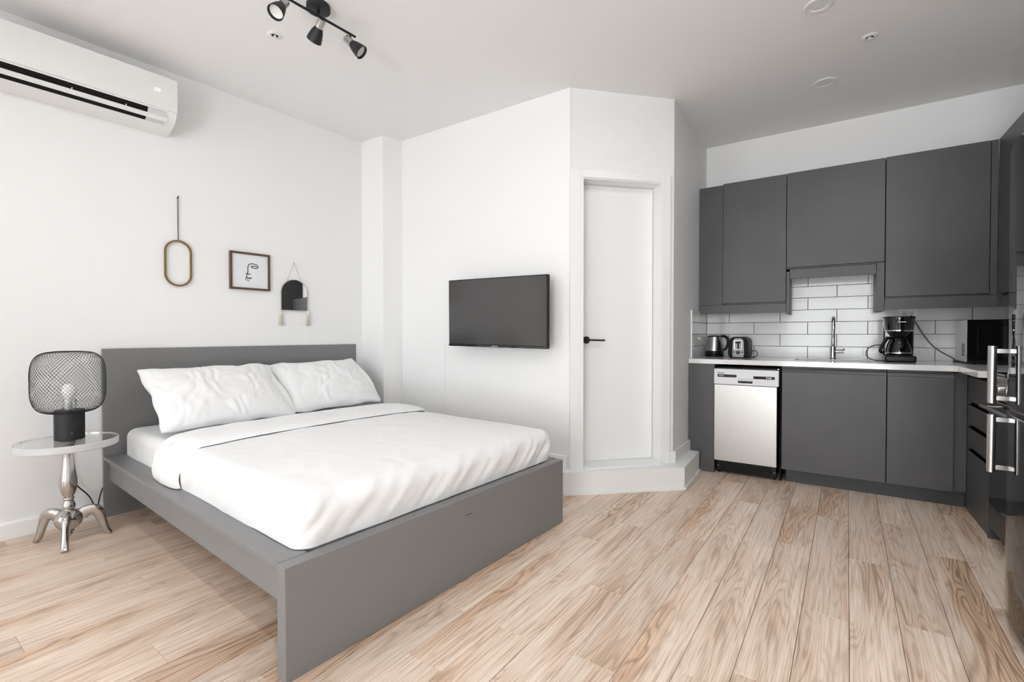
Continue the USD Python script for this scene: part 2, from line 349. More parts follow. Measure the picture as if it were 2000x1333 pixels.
part(bed, 'scratch', bx(.83, .875, -.0006, .001, .291, .2935, 0), 'ink', label='short dark scratch on the footboard')

def ringed(hx, hy, r, drop, top, wr, cx=0, cy=0, bulge=.03, K=16, seed=1, zb=None):
    """a soft rounded block of cloth: rings over a rectangle, a rounded shoulder, then a hanging side"""
    ix, iy = hx - r, hy - r; path, nor = [], []
    def seg(a, b_, n, d):
        for t in np.linspace(0, 1, n, endpoint=False): path.append(np.array(a) * (1 - t) + np.array(b_) * t); nor.append(d)
    def arc(c, a0):
        for t in np.linspace(0, PI / 2, 9, endpoint=False): path.append(np.array(c)); nor.append((math.cos(a0 + t), math.sin(a0 + t)))
    nx, ny = int(ix * 150), int(iy * 150)
    seg((ix, -iy), (ix, iy), ny, (1, 0)); arc((ix, iy), 0); seg((ix, iy), (-ix, iy), nx, (0, 1)); arc((-ix, iy), PI / 2)
    seg((-ix, iy), (-ix, -iy), ny, (-1, 0)); arc((-ix, -iy), PI); seg((-ix, -iy), (ix, -iy), nx, (0, -1)); arc((ix, -iy), 1.5 * PI)
    path, nor = np.array(path), np.array(nor); L = np.r_[0, np.cumsum(np.linalg.norm(np.diff(path + nor * r, axis=0), axis=1))]
    rows = []
    for f in np.r_[np.linspace(.03, 1, 40)]:
        rows.append((path * f, np.zeros(len(path)), f, 0.0))
    for a in np.linspace(PI / 16, PI / 2, 8):
        rows.append((path + nor * r * math.sin(a), np.full(len(path), -r * (1 - math.cos(a))), 1.0, a / (PI / 2) * .5))
    for k in range(1, K + 1):
        rows.append((path + nor * r, np.full(len(path), -r - (drop - r) * k / K), 1.0, .5 + .5 * k / K))
    V = []
    for xy, z, f, e in rows:
        q = np.c_[xy + (cx, cy), np.full(len(xy), seed * 3.7)]
        h = bulge * (1 - np.clip(np.abs(xy[:, 0]) / hx, 0, 1) ** 4) * (1 - np.clip(np.abs(xy[:, 1]) / hy, 0, 1) ** 4)
        soft = (meshkit.fbm(q * (3.0, 2.6, 1), 3, seed) - .5) * wr * 2.0 + (np.abs(meshkit.noise(q * (9, 5.5, 1) + meshkit.noise(q * 3)[:, None] * 2, seed + 5) - .5) - .25) * wr * .7
        pos = np.c_[xy, z + h + soft * (1 - .85 * min(1, e * 1.3))]
        pl = (meshkit.noise(np.c_[L * 9 + e * 1.5, np.full(len(L), e * 1.2), np.full(len(L), 2.0)], seed + 9) - .5) + .75 * (meshkit.noise(np.c_[L * 30 + e * 6, np.full(len(L), e * 1.6), np.full(len(L), 7.0)], seed + 12) - .5)
        out = pl * wr * 1.75 * math.sin(PI * min(1, e * .88 + .06)) + .012 * math.sin(PI * min(1, e)) - .004 * max(0, e - .6)
        pos[:, :2] += nor * out[:, None]
        if e > .99: pos[:, 2] += (meshkit.noise(np.c_[L * 5, L * 0, L * 0 + 4], seed + 3) - .35) * .004
        V.append(pos)
    n = len(path); V.append(np.array([[0, 0, rows[0][1][0] + bulge]])); F = []
    for i in range(len(rows) - 1):
        a = i * n + np.arange(n); b_ = i * n + (np.arange(n) + 1) % n
        F += [np.c_[a, a + n, b_ + n], np.c_[a, b_ + n, b_]]
    c = len(rows) * n; F.append(np.c_[np.full(n, c), np.arange(n), (np.arange(n) + 1) % n])
    V = np.vstack(V); V[:, 2] += top; V[:, 0] += cx; V[:, 1] += cy
    return trimesh.Trimesh(V, np.vstack(F), process=False)
mt = thing('mattress', 'white mattress in a fitted sheet on the grey bed frame', 'mattress', BO, BZ)
mm = rbox(.10, 1.60, .09, 2.225, .272, .535, .055)
mm = tri(man(mm).refine_to_length(.05)); mm.vertices += mm.vertex_normals * ((meshkit.fbm(mm.vertices * 7, 3) - .5) * .012)[:, None]
part(mt, 'fitted_sheet', mm, 'sheet', True)
dv = thing('duvet', 'white duvet spread over the bed, its head end folded back', 'duvet', BO, BZ)
dx0, dx1, dy0, dy1 = .076, 1.640, .058, 1.46
part(dv, 'duvet_cover', ringed((dx1 - dx0) / 2, (dy1 - dy0) / 2, .066, .179, .556, .011, (dx0 + dx1) / 2, (dy0 + dy1) / 2, .028, seed=4), 'linen', True)
def band():
    """the folded-back head end: a padded strip following the duvet's cross-section"""
    hx, r = (dx1 - dx0) / 2 + .004, .09; c = (dx0 + dx1) / 2
    prof = [(x, .0, 0, 1.0) for x in np.linspace(-(hx - r), hx - r, 90)]
    arc = [((hx - r) + r * math.sin(a), -r * (1 - math.cos(a)), math.sin(a), math.cos(a)) for a in np.linspace(.1, PI / 2, 10)]
    side = [(hx + .008 * math.sin(t * PI), -r - t * .085, 1.0, 0.0) for t in np.linspace(.1, 1, 10)]
    right = arc + side; left = [(-x, z, -nx_, nz) for x, z, nx_, nz in reversed(right)]
    P = np.array(left + prof + right); n = len(P); T = 44; V = []
    S = np.r_[0, np.cumsum(np.linalg.norm(np.diff(P[:, :2], axis=0), axis=1))]
    for t in np.linspace(0, 1, T):
        hgt = .030 * (1 - abs(2 * t - 1) ** 5) ** .5 + .002
        lean = np.clip((np.abs(P[:, 0]) - hx + .16) / .16, 0, 1.2) * (1 - t * .2) * .028
        wob = (meshkit.noise(np.c_[S * 3.1, S * 0 + t * .5, S * 0 + 2], 31) - .5) * .018
        d = 1.115 + t * .375 + wob + lean * (1 if t < .5 else .4)
        q = np.c_[S * 6, np.full(n, t * 2.2), S * 0]
        h = hgt + (meshkit.fbm(q, 3, 8) - .5) * .012 * (1 - abs(2 * t - 1) ** 4)
        bul = .028 * (1 - (np.abs(P[:, 0] / hx)).clip(0, 1) ** 4)
        V.append(np.c_[c + P[:, 0] + P[:, 2] * h, d, .556 + P[:, 1] + bul + P[:, 3] * h])
    V = np.vstack(V); F = []
    for i in range(T - 1):
        a = i * n + np.arange(n - 1); F += [np.c_[a, a + 1, a + 1 + n], np.c_[a, a + 1 + n, a + n]]
    return trimesh.Trimesh(V, np.vstack(F), process=False)
part(dv, 'folded_edge', band(), 'linen', True, label='folded-back head end of the duvet')

def pillow_mesh(W, H, T, seed, hem):
    n, m = 90, 64; V = []; F = []
    for side in (1, -1):
        a, b_ = np.meshgrid(np.linspace(-1, 1, n), np.linspace(-1, 1, m), indexing='ij'); a, b_ = a.ravel(), b_.ravel()
        e = ((1 - np.abs(a) ** 2.6) * (1 - np.abs(b_) ** 2.4)).clip(0)
        q = np.c_[a * 2.4, b_ * 1.8, np.full_like(a, side * 2.0)]
        th = T * e ** .52 * (1 + .22 * (meshkit.fbm(q, 3, seed) - .5))
        cre = (np.abs(meshkit.noise(np.c_[a * 7 + 2.5 * meshkit.noise(q, seed + 1), b_ * 3 - a * 1.5, a * 0 + 1], seed + 2) - .5) - .22) * .022 * e ** .3
        edge = np.maximum(np.abs(a), np.abs(b_)) ** 8
        x = a * W / 2 * (1 - .045 * (1 - b_ ** 2) + .012 * edge * np.sin(b_ * 9 + seed)); y = b_ * H / 2 * (1 - .06 * (1 - a ** 2) + .014 * edge * np.sin(a * 11 + seed * 2))
        V.append(np.c_[x, y, side * (th + cre * (1 if side > 0 else .5)) + .008 * edge * np.sin(a * 8 + b_ * 5 + seed)])
    V = np.vstack(V); g = np.arange(n * m).reshape(n, m)
    q = np.c_[g[:-1, :-1].ravel(), g[1:, :-1].ravel(), g[1:, 1:].ravel(), g[:-1, 1:].ravel()]
    f = np.vstack([q[:, [0, 1, 2]], q[:, [0, 2, 3]]])
    t = trimesh.Trimesh(V, np.vstack([f, f[:, ::-1] + n * m]), process=False); t.merge_vertices(); t.update_faces(t.nondegenerate_faces())
    return t
def pillow(label, w, d, z, W, H, T, tilt, yaw, roll, seed):
    x = UsdGeom.Xform.Define(stage, numbered('/World', 'pillow'))
    th = math.radians(BZ); p = np.array(BO) + (math.cos(th) * w - math.sin(th) * d, math.sin(th) * w + math.cos(th) * d, z)
    x.AddTranslateOp().Set(Gf.Vec3d(*p)); x.AddRotateXYZOp().Set(Gf.Vec3f(tilt, roll, BZ + yaw))
    o = tag(x.GetPrim(), label, 'pillow', 'pillows leaning on the headboard')
    part(o, 'pillowcase', pillow_mesh(W, H, T, seed, 0), 'linen', True)
    s = trimesh.creation.box((.10, H * .93, .012)); s = s.subdivide().subdivide().subdivide()
    s.vertices += np.c_[(W / 2 - .035) + .012 * np.sin(s.vertices[:, 1] * 14 + seed), np.zeros(len(s.vertices)), .01 * np.sin(s.vertices[:, 1] * 9 + s.vertices[:, 0] * 20)]
    part(o, 'pillowcase_flap', s, 'linen', True)
    return o
pillow('white pillow nearer the bedside table, in front of its neighbour', .520, 1.885, .735, .775, .54, .085, 38, 1.5, 0, 3)
pillow('white pillow leaning at the column end of the headboard', 1.290, 1.945, .735, .74, .53, .080, 38, -1, -1, 8)

# ---------------------------------------------------------------- bedside table and lamp
TC = (-3.40, .80, 0)
tb = thing('side_table', 'round clear-topped pedestal table on polished metal legs beside the bed', 'side table', TC)
TZ = .552
part(tb, 'table_top', lathe([(0, TZ - .036), (.206, TZ - .036), (.206, TZ), (0, TZ)], 72), 'acrylic', 35, label='thick clear acrylic disc')
part(tb, 'table_rim', lathe([(.2065, TZ - .036), (.209, TZ - .038), (.213, TZ - .034), (.213, TZ - .004), (.209, TZ), (.2065, TZ - .001), (.2065, TZ - .036)], 72), 'frosted_rim', 35, label='pale frosted edge of the disc')
part(tb, 'column', lathe([(r_ * .82, z_) for r_, z_ in [(0, .513), (.034, .513), (.034, .505), (.041, .502), (.042, .494), (.038, .490), (.036, .488), (.040, .484), (.041, .478), (.034, .472), (.030, .462), (.030, .43), (.036, .37), (.045, .315), (.047, .285), (.043, .26),
      (.034, .235), (.026, .222), (.024, .216), (.029, .212), (.030, .206), (.026, .202), (.024, .198), (.030, .186), (.035, .172), (.034, .158), (.028, .150), (.034, .146), (.055, .138), (.069, .122), (.074, .104), (.073, .090), (.064, .068), (.046, .050),
      (.030, .043), (.026, .038), (.028, .033), (.022, .028), (.016, .024), (.020, .020), (.019, .015), (.013, .011), (.013, .008), (.008, .004), (0, .003)]], 48, (0, 0, .026)), 'aluminium', 50)
def cabriole():
    side = spline([(.045, .128), (.075, .152), (.108, .148), (.128, .112), (.141, .070), (.152, .035), (.162, .016), (.172, .006)], 30)
    wid = np.interp(np.linspace(0, 1, 30), [0, .3, .6, .9, 1], [.024, .022, .019, .022, .020]); thk = np.interp(np.linspace(0, 1, 30), [0, .25, .6, .92, 1], [.034, .030, .020, .014, .010])
    T = np.gradient(side, axis=0); T /= np.linalg.norm(T, axis=1)[:, None]; N = np.c_[-T[:, 1], T[:, 0]]; V = []; F = []; k = 12
    for i in range(30):
        for j in range(k):
            a = 2 * PI * j / k; ca, sa = np.sign(math.cos(a)) * abs(math.cos(a)) ** .7, np.sign(math.sin(a)) * abs(math.sin(a)) ** .7
            p = side[i] + N[i] * thk[i] * ca; V.append((p[0], wid[i] * .75 * sa, max(p[1], 0.0005)))
    for i in range(29):
        for j in range(k):
            a, b_ = i * k + j, i * k + (j + 1) % k; F += [(a, b_, b_ + k), (a, b_ + k, a + k)]
    c = len(V); V += [(*[side[0][0]], 0, side[0][1]), (side[-1][0], 0, side[-1][1])]
    for j in range(k): F += [(c, (j + 1) % k, j), (c + 1, 29 * k + j, 29 * k + (j + 1) % k)]
    t = trimesh.Trimesh(np.array(V), F, process=False); t.fix_normals(); return t
for ang in (-19, 74, 217):
    l = cabriole(); l.apply_transform(trimesh.transformations.rotation_matrix(math.radians(ang), (0, 0, 1))); part(tb, 'leg', l, 'aluminium', 45)
LC = np.array((-3.415, .812, TZ))
lamp = thing('table_lamp', 'black table lamp with a rounded wire mesh shade on the clear side table', 'lamp', LC)
part(lamp, 'lamp_base', lathe([(0, 0), (.061, 0), (.063, .002), (.063, .158), (.061, .160), (0, .160)], 56), 'matt_black', 40)
part(lamp, 'dimmer_dot', turned(lathe([(0, 0), (.003, 0), (.003, .002), (0, .002)], 12), (.063 * math.cos(-.10), .063 * math.sin(-.10), .040), (math.cos(-.10), math.sin(-.10), 0)), 'chrome')
part(lamp, 'socket', lathe([(.026, .160), (.028, .162), (.028, .218), (.026, .218), (.026, .162)], 28), 'acrylic', 40, label='clear glass cup around the bulb socket')
part(lamp, 'bulb', lathe([(0, .162), (.013, .162), (.014, .21), (.017, .222), (.026, .238), (.031, .256), (.030, .274), (.022, .292), (.011, .300), (0, .302)], 32), 'bulb_glass', True)
def mesh_shade():
    R, zc, hz = .154, .310, .166; n = 58; V = []; out = []
    tt = np.linspace(-1, 1, 46)
    def surf(t):                      # t along the profile, bottom to top: a squarish rounded barrel
        a = t * PI / 2 * .93
        c, s = abs(math.cos(a)) ** .42, np.sign(t) * abs(math.sin(a)) ** .62
        return R * c, zc + hz * s
    prof = [surf(t) for t in tt]; arcl = np.r_[0, np.cumsum([math.dist(prof[i], prof[i + 1]) for i in range(len(prof) - 1)])]
    for s in (-1, 1):
        for k in range(n):
            P = [(r * math.cos(2 * PI * k / n + s * arcl[i] * 5.2), r * math.sin(2 * PI * k / n + s * arcl[i] * 5.2), z) for i, (r, z) in enumerate(prof)]
            out.append(tube(P, .00075, 3, False))
    for r, z in (prof[0], prof[-1]):
        out.append(tube([(r * math.cos(a), r * math.sin(a), z) for a in np.linspace(0, 2 * PI, 48)], .0022, 6, False))
    return cat(out)
part(lamp, 'lamp_shade', mesh_shade(), 'matt_black', label='black diamond wire mesh shade')
part(lamp, 'power_cord', tube(np.array(spline([on_left(-.20, .53, .05), on_left(-.17, .38, .04), on_left(-.12, .22, .03), on_left(-.055, .10, .04), on_left(-.045, .06, .05), on_left(-.035, .085, .04), on_left(-.018, .15, .02), on_left(.006, .20, .007)], 40)) - LC, .0035, 8), 'cable', True, label='thin black cord running down behind the table')

# ---------------------------------------------------------------- things on the left wall
RZL = 90 - LA                       # local x along the wall, local -y out of it
ac = thing('air_conditioner', 'white wall-mounted air conditioner unit high on the left wall', 'air conditioner', on_left(0), RZL)
A0, A1 = -.52, .345
def along(poly, x0, x1):            # poly in (out, z) extruded along the wall
    m = trimesh.creation.extrude_polygon(Polygon(poly), x1 - x0, engine='earcut'); v = m.vertices.copy(); m.vertices = np.c_[x0 + v[:, 2], -v[:, 0], v[:, 1]]; m.fix_normals(); return m
arcb = [(.195 + .004 * math.sin(t), 2.53 - .03 * t) for t in (0, .5, 1)]
body = [(0, 2.742), (.185, 2.742), (.195, 2.735), (.197, 2.535), (.190, 2.510), (.172, 2.485), (.14, 2.465), (.062, 2.437), (0, 2.432)]
part(ac, 'housing', along(body, A0, A1), 'white_plastic', 30)
part(ac, 'front_panel', along([(.196, 2.737), (.206, 2.733), (.208, 2.54), (.204, 2.531), (.196, 2.531)], A0, A1 + .001), 'white_plastic', 30)
P1, P2 = np.array((.192, 2.514)), np.array((.08, 2.4435))
def on_slant(t, h): p = P1 + (P2 - P1) * t; nrm = np.array((.53, -.85)); return tuple(p + nrm * h)
part(ac, 'air_outlet', along([(.1935, 2.520), (.1895, 2.506), (.173, 2.4835), (.148, 2.4665), (.128, 2.459), (.128, 2.47), (.18, 2.53)], A0 + .03, A1 - .055), 'black_gap')
part(ac, 'outlet_end', along([(.1937, 2.519), (.1897, 2.506), (.1735, 2.483), (.148, 2.466), (.13, 2.459), (.13, 2.47), (.18, 2.53)], A1 - .150, A1 - .052), 'light_plastic')
part(ac, 'louver', along([(.183, 2.489), (.175, 2.479), (.161, 2.469), (.157, 2.474), (.170, 2.484), (.178, 2.493)], A0 + .02, A1 - .045), 'white_plastic', 30)
for x in (-.13, .11): part(ac, 'louver_pin', cyl((x - .02, -.186, 2.50), (x - .02, -.165, 2.474), .003, 8), 'light_plastic')
dg = meshkit.text_mesh('20', .020, .0008)
dg.vertices = np.c_[dg.vertices[:, 0] + .222, -.2079 - dg.vertices[:, 2], dg.vertices[:, 1] + 2.628]; dg.fix_normals()
plain('digit_glow', (.9, .9, .9), .5, emission_color=(1, 1, 1), emission_strength=.6)
part(ac, 'temperature_display', dg, 'digit_glow', label='lit digits 20')

rg = thing('oval_ring', 'long oval brass wall ring hanging from a dark chain', 'wall ornament', on_left(.4005, 1.60, 0), RZL)
def stadium(w, h, n=16):
    r = w / 2; k = h / 2 - r
    return [(r * math.cos(a), k + r * math.sin(a)) for a in np.linspace(0, PI, n)] + [(r * math.cos(a), -k + r * math.sin(a)) for a in np.linspace(PI, 2 * PI, n)]
def flat(poly, y0, y1):             # poly in (x, z); y0..y1 across the wall
    m = trimesh.creation.extrude_polygon(poly, y1 - y0, engine='earcut'); v = m.vertices.copy(); m.vertices = np.c_[v[:, 0], y0 + v[:, 2], v[:, 1]]; m.fix_normals(); return m
part(rg, 'ring', flat(Polygon(stadium(.159, .312), [stadium(.137, .290)]), -.018, -.005), 'brass', 30)
def link(c, flip):
    a = np.linspace(0, 2 * PI, 13); p = np.c_[.0042 * np.cos(a), np.zeros(13), .0068 * np.sin(a)]
    if flip: p = p[:, [1, 0, 2]]
    return tube(p + c, .0012, 5, False)
part(rg, 'chain', cat([link((0, -.014, .152 + i * .0103), i % 2) for i in range(28)]), 'dark_chain', True)
part(rg, 'hook', cat(cyl((0, 0, .441), (0, -.02, .441), .004, 10), tube(spline([(0, -.02, .441), (0, -.024, .446), (0, -.02, .452)], 8), .003, 8)), 'dark_chain', True)

pc = thing('framed_print', 'square framed line drawing of a face in a thin brown wooden frame', 'framed picture', on_left(.861, 1.593, 0), RZL)
for nm, b4 in (('frame_rail', (-.1425, .1425, .1245, .1385)), ('frame_rail', (-.1425, .1425, -.1385, -.1245)), ('frame_stile', (-.1425, -.1285, -.1245, .1245)), ('frame_stile', (.1285, .1425, -.1245, .1245))):
    part(pc, nm, bx(b4[0], b4[1], -.024, 0, b4[2], b4[3], .001), 'walnut')
part(pc, 'print', bx(-.1285, .1285, -.012, -.004, -.1245, .1245, 0), 'paper', label='white sheet of the print')
strokes = [([(375, 460), (378, 400), (383, 348), (400, 324), (440, 318), (490, 332), (520, 358), (512, 378), (480, 381), (448, 374), (420, 358), (455, 350), (490, 357), (502, 368)], .0022), ([(372, 440), (376, 460), (395, 465), (408, 450)], .0022),
           ([(343, 453), (364, 468), (362, 490), (372, 502)], .0017), ([(343, 522), (374, 505), (400, 512), (432, 514), (400, 523), (366, 519)], .0019), ([(348, 526), (370, 545), (398, 549)], .0015)]
ink = []
for s, r in strokes:
    q = []
    for x, y in s:
        u = (x - 135) / 550; v = (y - 135 - 70 * u) / (523 - 33 * u); q.append((-.1425 + u * .285, -.0122, .1385 - v * .277))
    t = tube(spline(q, 30), r * 1.5, 6); t.vertices[:, 1] = -.0122 + (t.vertices[:, 1] + .0122) * .3; ink.append(t)
part(pc, 'line_drawing', cat(ink), 'ink', True, label='black one-line profile with an eye')

mr = thing('arch_mirror', 'small arched mirror on a string with two cream tassels', 'mirror', on_left(1.199, 1.313, .004), RZL - 1.8)
arch = lambda r, h: [(-r, 0), (r, 0), (r, h - r)] + [(r * math.cos(a), h - r + r * math.sin(a)) for a in np.linspace(0, PI, 28)][1:]
part(mr, 'mirror_plate', flat(Polygon(arch(.1045, .245)), -.012, -.004), 'mirror_glass')
part(mr, 'mirror_rim', flat(Polygon(arch(.107, .248), [[(x, z + .0025) for x, z in arch(.1042, .2427)]]), -.014, -.002), 'string')
part(mr, 'hanging_string', cat(tube([(-.058, -.008, .236), (0, -.008, .383)], .0014, 6), tube([(.058, -.008, .236), (0, -.008, .383)], .0014, 6), cyl((0, 0, .384), (0, -.012, .384), .003, 8)), 'string')
rt = random.Random(5)
for s in (-1, 1):
    x0 = s * .108 + (.004 if s > 0 else 0)
    head = lathe([(0, 0), (.004, -.002), (.010, -.012), (.011, -.020), (.0085, -.026)], 16, (x0, -.013, -.006))
    strands = []
    for k in range(46):
        a, r = rt.uniform(0, 2 * PI), rt.uniform(.003, .0095)
        strands.append(tube([(x0 + r * math.cos(a), -.013 + r * math.sin(a), -.030), (x0 + r * 1.3 * math.cos(a), -.0135 + r * math.sin(a), -.07), (x0 + r * 2.3 * math.cos(a), -.014 + r * 1.2 * math.sin(a), -.118 + rt.uniform(-.006, .006))], .0016, 4))
    part(mr, 'tassel', cat(head, lathe([(.0088, -.030), (.0095, -.032), (.0095, -.036), (.0088, -.038)], 12, (x0, -.013, 0)), strands), 'cotton_cream', True)

# ---------------------------------------------------------------- television
tv = UsdGeom.Xform.Define(stage, '/World/television'); tv.AddTranslateOp().Set(Gf.Vec3d(-2.063, 2.905, 1.284)); tv.AddRotateXYZOp().Set(Gf.Vec3f(1.2, .75, 0))
tv = tag(tv.GetPrim(), 'black flat television mounted on the wall past the foot of the bed', 'television')
part(tv, 'casing', rbox(-.452, .452, -.022, .012, -.261, .261, .006, 12), 'black_plastic', 40)
part(tv, 'rear_cover', rbox(-.30, .30, .01, .06, -.20, .15, .02, 12), 'black_plastic', 40)
part(tv, 'screen', bx(-.443, .443, -.0235, -.020, -.241, .254, .0006), 'screen')
part(tv, 'bezel_strip', bx(-.45, .45, -.0245, -.0205, -.2605, -.2435, .001), 'black_gloss', label='glossy lower bezel')
part(tv, 'logo_badge', bx(-.03, .03, -.0252, -.024, -.2555, -.2485, .0005), 'steel')
part(tv, 'wall_bracket', cat(bx(-.11, .11, .055, .09, -.1, .1), bx(-.03, .03, .08, .138, -.05, .05)), 'matt_black')

# ---------------------------------------------------------------- ceiling fittings
M['added_fill_lens'] = usdkit.material(stage, '/World/Looks/added_fill_lens', {'e': ('emission', {'color': (.945, .975, 1), 'strength': 350.0})}, [], surface='e.emission')  # glow of the added fill lights over floor and bed
M['added_kitchen_lens'] = usdkit.material(stage, '/World/Looks/added_kitchen_lens', {'e': ('emission', {'color': (.945, .975, 1), 'strength': 640.0})}, [], surface='e.emission')  # stronger glow of the added fill light before the kitchen
def downlight(x, y, label, lens='panel_white'):
    t = thing('recessed_light', label, 'ceiling light', (x, y, CE))
    part(t, 'trim_ring', lathe([(.040, .0), (.042, -.004), (.060, -.007), (.068, -.004), (.070, 0)], 48), 'white_plastic', 40)
    part(t, 'lens', lathe([(0, -.003), (.034, -.003), (.0405, -.001), (.0405, .001)], 40), lens, 40)
downlight(-.044, 3.02, 'round white recessed ceiling light at the top edge of the picture')
downlight(-.015, 3.965, 'round white recessed ceiling light closer to the kitchen cabinets')
for x, y, lb in ((.38, 2.42, 'added recessed fill light before the kitchen, above the open floor'), (-.09, 1.10, 'added recessed fill light above the open floor beside the bed'), (-.10, .15, 'added recessed fill light above the viewer'), (-.11, -.9, 'added recessed fill light behind the viewer'),
                 (-2.3, .30, 'added recessed fill light over the floor beside the bed'), (-2.3, -.9, 'added recessed fill light in the rear left of the room')):
    downlight(x, y, lb, 'added_kitchen_lens' if y > 2 else 'added_fill_lens')  # six fill lights added out of view; the visible pair stays unlit
def sprinkler(x, y, label):
    t = thing('sprinkler', label, 'sprinkler', (x, y, CE))
    part(t, 'escutcheon', lathe([(.018, -.002), (.020, -.007), (.034, -.006), (.042, 0)], 32), 'white_plastic', 40)
    part(t, 'recess', lathe([(0, -.001), (.019, -.001), (.019, -.003), (0, -.003)], 24), 'black_gap')
    part(t, 'sprinkler_head', cat(cyl((0, 0, -.002), (0, 0, -.016), .006, 12), lathe([(0, -.016), (.012, -.017), (.012, -.019), (0, -.020)], 16), tube([(-.009, 0, -.002), (-.009, 0, -.012), (0, 0, -.017)], .0018, 6), tube([(.009, 0, -.002), (.009, 0, -.012), (0, 0, -.017)], .0018, 6)), 'white_plastic')
sprinkler(.203, 3.50, 'small sprinkler head in the ceiling between the two recessed lights')
sprinkler(-2.694, 1.562, 'small sprinkler head in the ceiling beside the black track light')
tk = thing('track_light', 'black ceiling bar light with three swivelling spot heads', 'ceiling light', (-2.262, 1.552, CE))
part(tk, 'canopy', lathe([(0, -.030), (.054, -.030), (.060, -.026), (.060, -.004), (.058, 0), (0, 0)], 48), 'matt_black', 40)
ZB = -.062; bd = np.array((.075, .997, 0))
part(tk, 'neck', cyl((0, 0, -.03), (.008, -.01, ZB), .007, 12), 'matt_black', 40)
part(tk, 'bar', cyl(np.array((.008, -.01, ZB)) - bd * .245, np.array((.008, -.01, ZB)) + bd * .228, .0065, 12), 'matt_black', 40)
Rr, Ff = np.array((.834, .552, 0)), np.array((-.552, .834, 0)); Zz = np.array((0, 0, 1.0))
for off, d in ((-.186, -.42 * Ff - .62 * Zz - .12 * Rr), (.012, -.56 * Rr - .60 * Zz + .50 * Ff), (.196, .64 * Rr - .58 * Zz + .02 * Ff)):
    d = d / np.linalg.norm(d); b0 = np.array((.008, -.01, ZB)) + bd * off; b1 = b0 + (0, 0, -.045)
    hp = part(tk, 'spot_head', turned(lathe([(0, -.005), (.018, -.005), (.021, 0), (.029, .020), (.036, .050), (.039, .072), (.036, .072), (.033, .050), (.026, .022), (0, .016)], 32), b1 + d * .014, d), 'matt_black', 40, label='black conical spot shade')
    part(hp, 'stem', cyl(b0, b1, .005, 10), 'matt_black', 40)
    part(hp, 'lamp_holder', turned(lathe([(0, -.048), (.019, -.048), (.021, -.046), (.021, -.002), (0, -.002)], 28), b1 + d * .014, d), 'steel', 40, label='satin metal lamp holder')
    part(hp, 'reflector_bulb', turned(lathe([(0, .050), (.020, .053), (.0325, .060), (.0325, .056), (0, .045)], 28), b1 + d * .014, d), 'reflector', 40)

# ---------------------------------------------------------------- kitchen: base units
pn = thing('filler_panel', 'dark grey filler panel left of the dishwasher, notched around the white step', 'cabinet panel')
part(pn, 'panel', prism_y([(-.852, 0), (-.7445, 0), (-.7445, .880), (XD + .002, .880), (XD + .002, SZ + .002), (-.852, SZ + .002)], 4.09, 4.11), 'cabinet')
part(pn, 'side_board', bx(-.7625, -.7445, 4.11, 4.70, 0, .880), 'cabinet')
dw = thing('dishwasher', 'slim silver dishwasher with a white control panel under the counter', 'dishwasher')
part(dw, 'tub', bx(-.735, -.305, 4.125, 4.68, .035, .858, .004), 'black_plastic')
part(dw, 'door', bx(-.7425, -.300, 4.066, 4.118, .112, .722, .003), 'silver_door', label='silver door front')
cp = part(dw, 'control_panel', bx(-.7425, -.289, 4.056, 4.118, .724, .846, .003), 'panel_white', label='white control panel')
part(cp, 'badge_strip', bx(-.716, -.578, 4.0545, 4.057, .782, .803, .0005), 'matt_black')
part(cp, 'display', bx(-.460, -.315, 4.0545, 4.057, .777, .798, .0005), 'black_glass')
part(cp, 'brand_letters', cat(*[bx(x, x + w, 4.0552, 4.0565, .810, .817, 0) for x, w in ((-.714, .006), (-.706, .004), (-.700, .006), (-.688, .007), (-.679, .004), (-.673, .005))]), 'ink')
part(cp, 'strip_letters', cat(*[bx(x, x + .0045, 4.0538, 4.055, .790, .796, 0) for x in (-.706, -.700, -.694, -.688, -.682, -.676)]), 'light_plastic')
part(cp, 'display_digits', cat(*[bx(x, x + .008, 4.0538, 4.055, .781, .793, 0) for x in (-.372, -.358, -.346)]), 'paper', label='white figures on the display')
part(cp, 'button_row', cat(*[bx(-.442 + i * .0135, -.434 + i * .0135, 4.0548, 4.057, .765, .769, 0) for i in range(9)]), 'light_plastic')
part(cp, 'grip_recess', bx(-.568, -.466, 4.0548, 4.08, .740, .757, .0008), 'matt_black', label='dark grip recess')
part(cp, 'grip_lip', bx(-.568, -.466, 4.048, 4.058, .757, .776, .003), 'light_plastic')
part(dw, 'kick_plate', bx(-.727, -.305, 4.115, 4.135, .022, .104, .002), 'black_plastic')
for i in range(3): part(dw, 'kick_slat', bx(-.70, -.34, 4.108, 4.118, .036 + i * .020, .044 + i * .020, .002), 'black_plastic')
for x in (-.718, -.318): part(dw, 'kick_screw', turned(lathe([(0, 0), (.005, 0), (.004, .003), (0, .003)], 12), (x, 4.115, .060), (0, -1, 0)), 'steel')
for x in (-.72, -.32): part(dw, 'levelling_foot', cyl((x, 4.16, 0), (x, 4.16, .036), .012, 12), 'black_plastic')
part(dw, 'mounting_clip', bx(-.302, -.290, 4.10, 4.118, .850, .858, .001), 'steel')

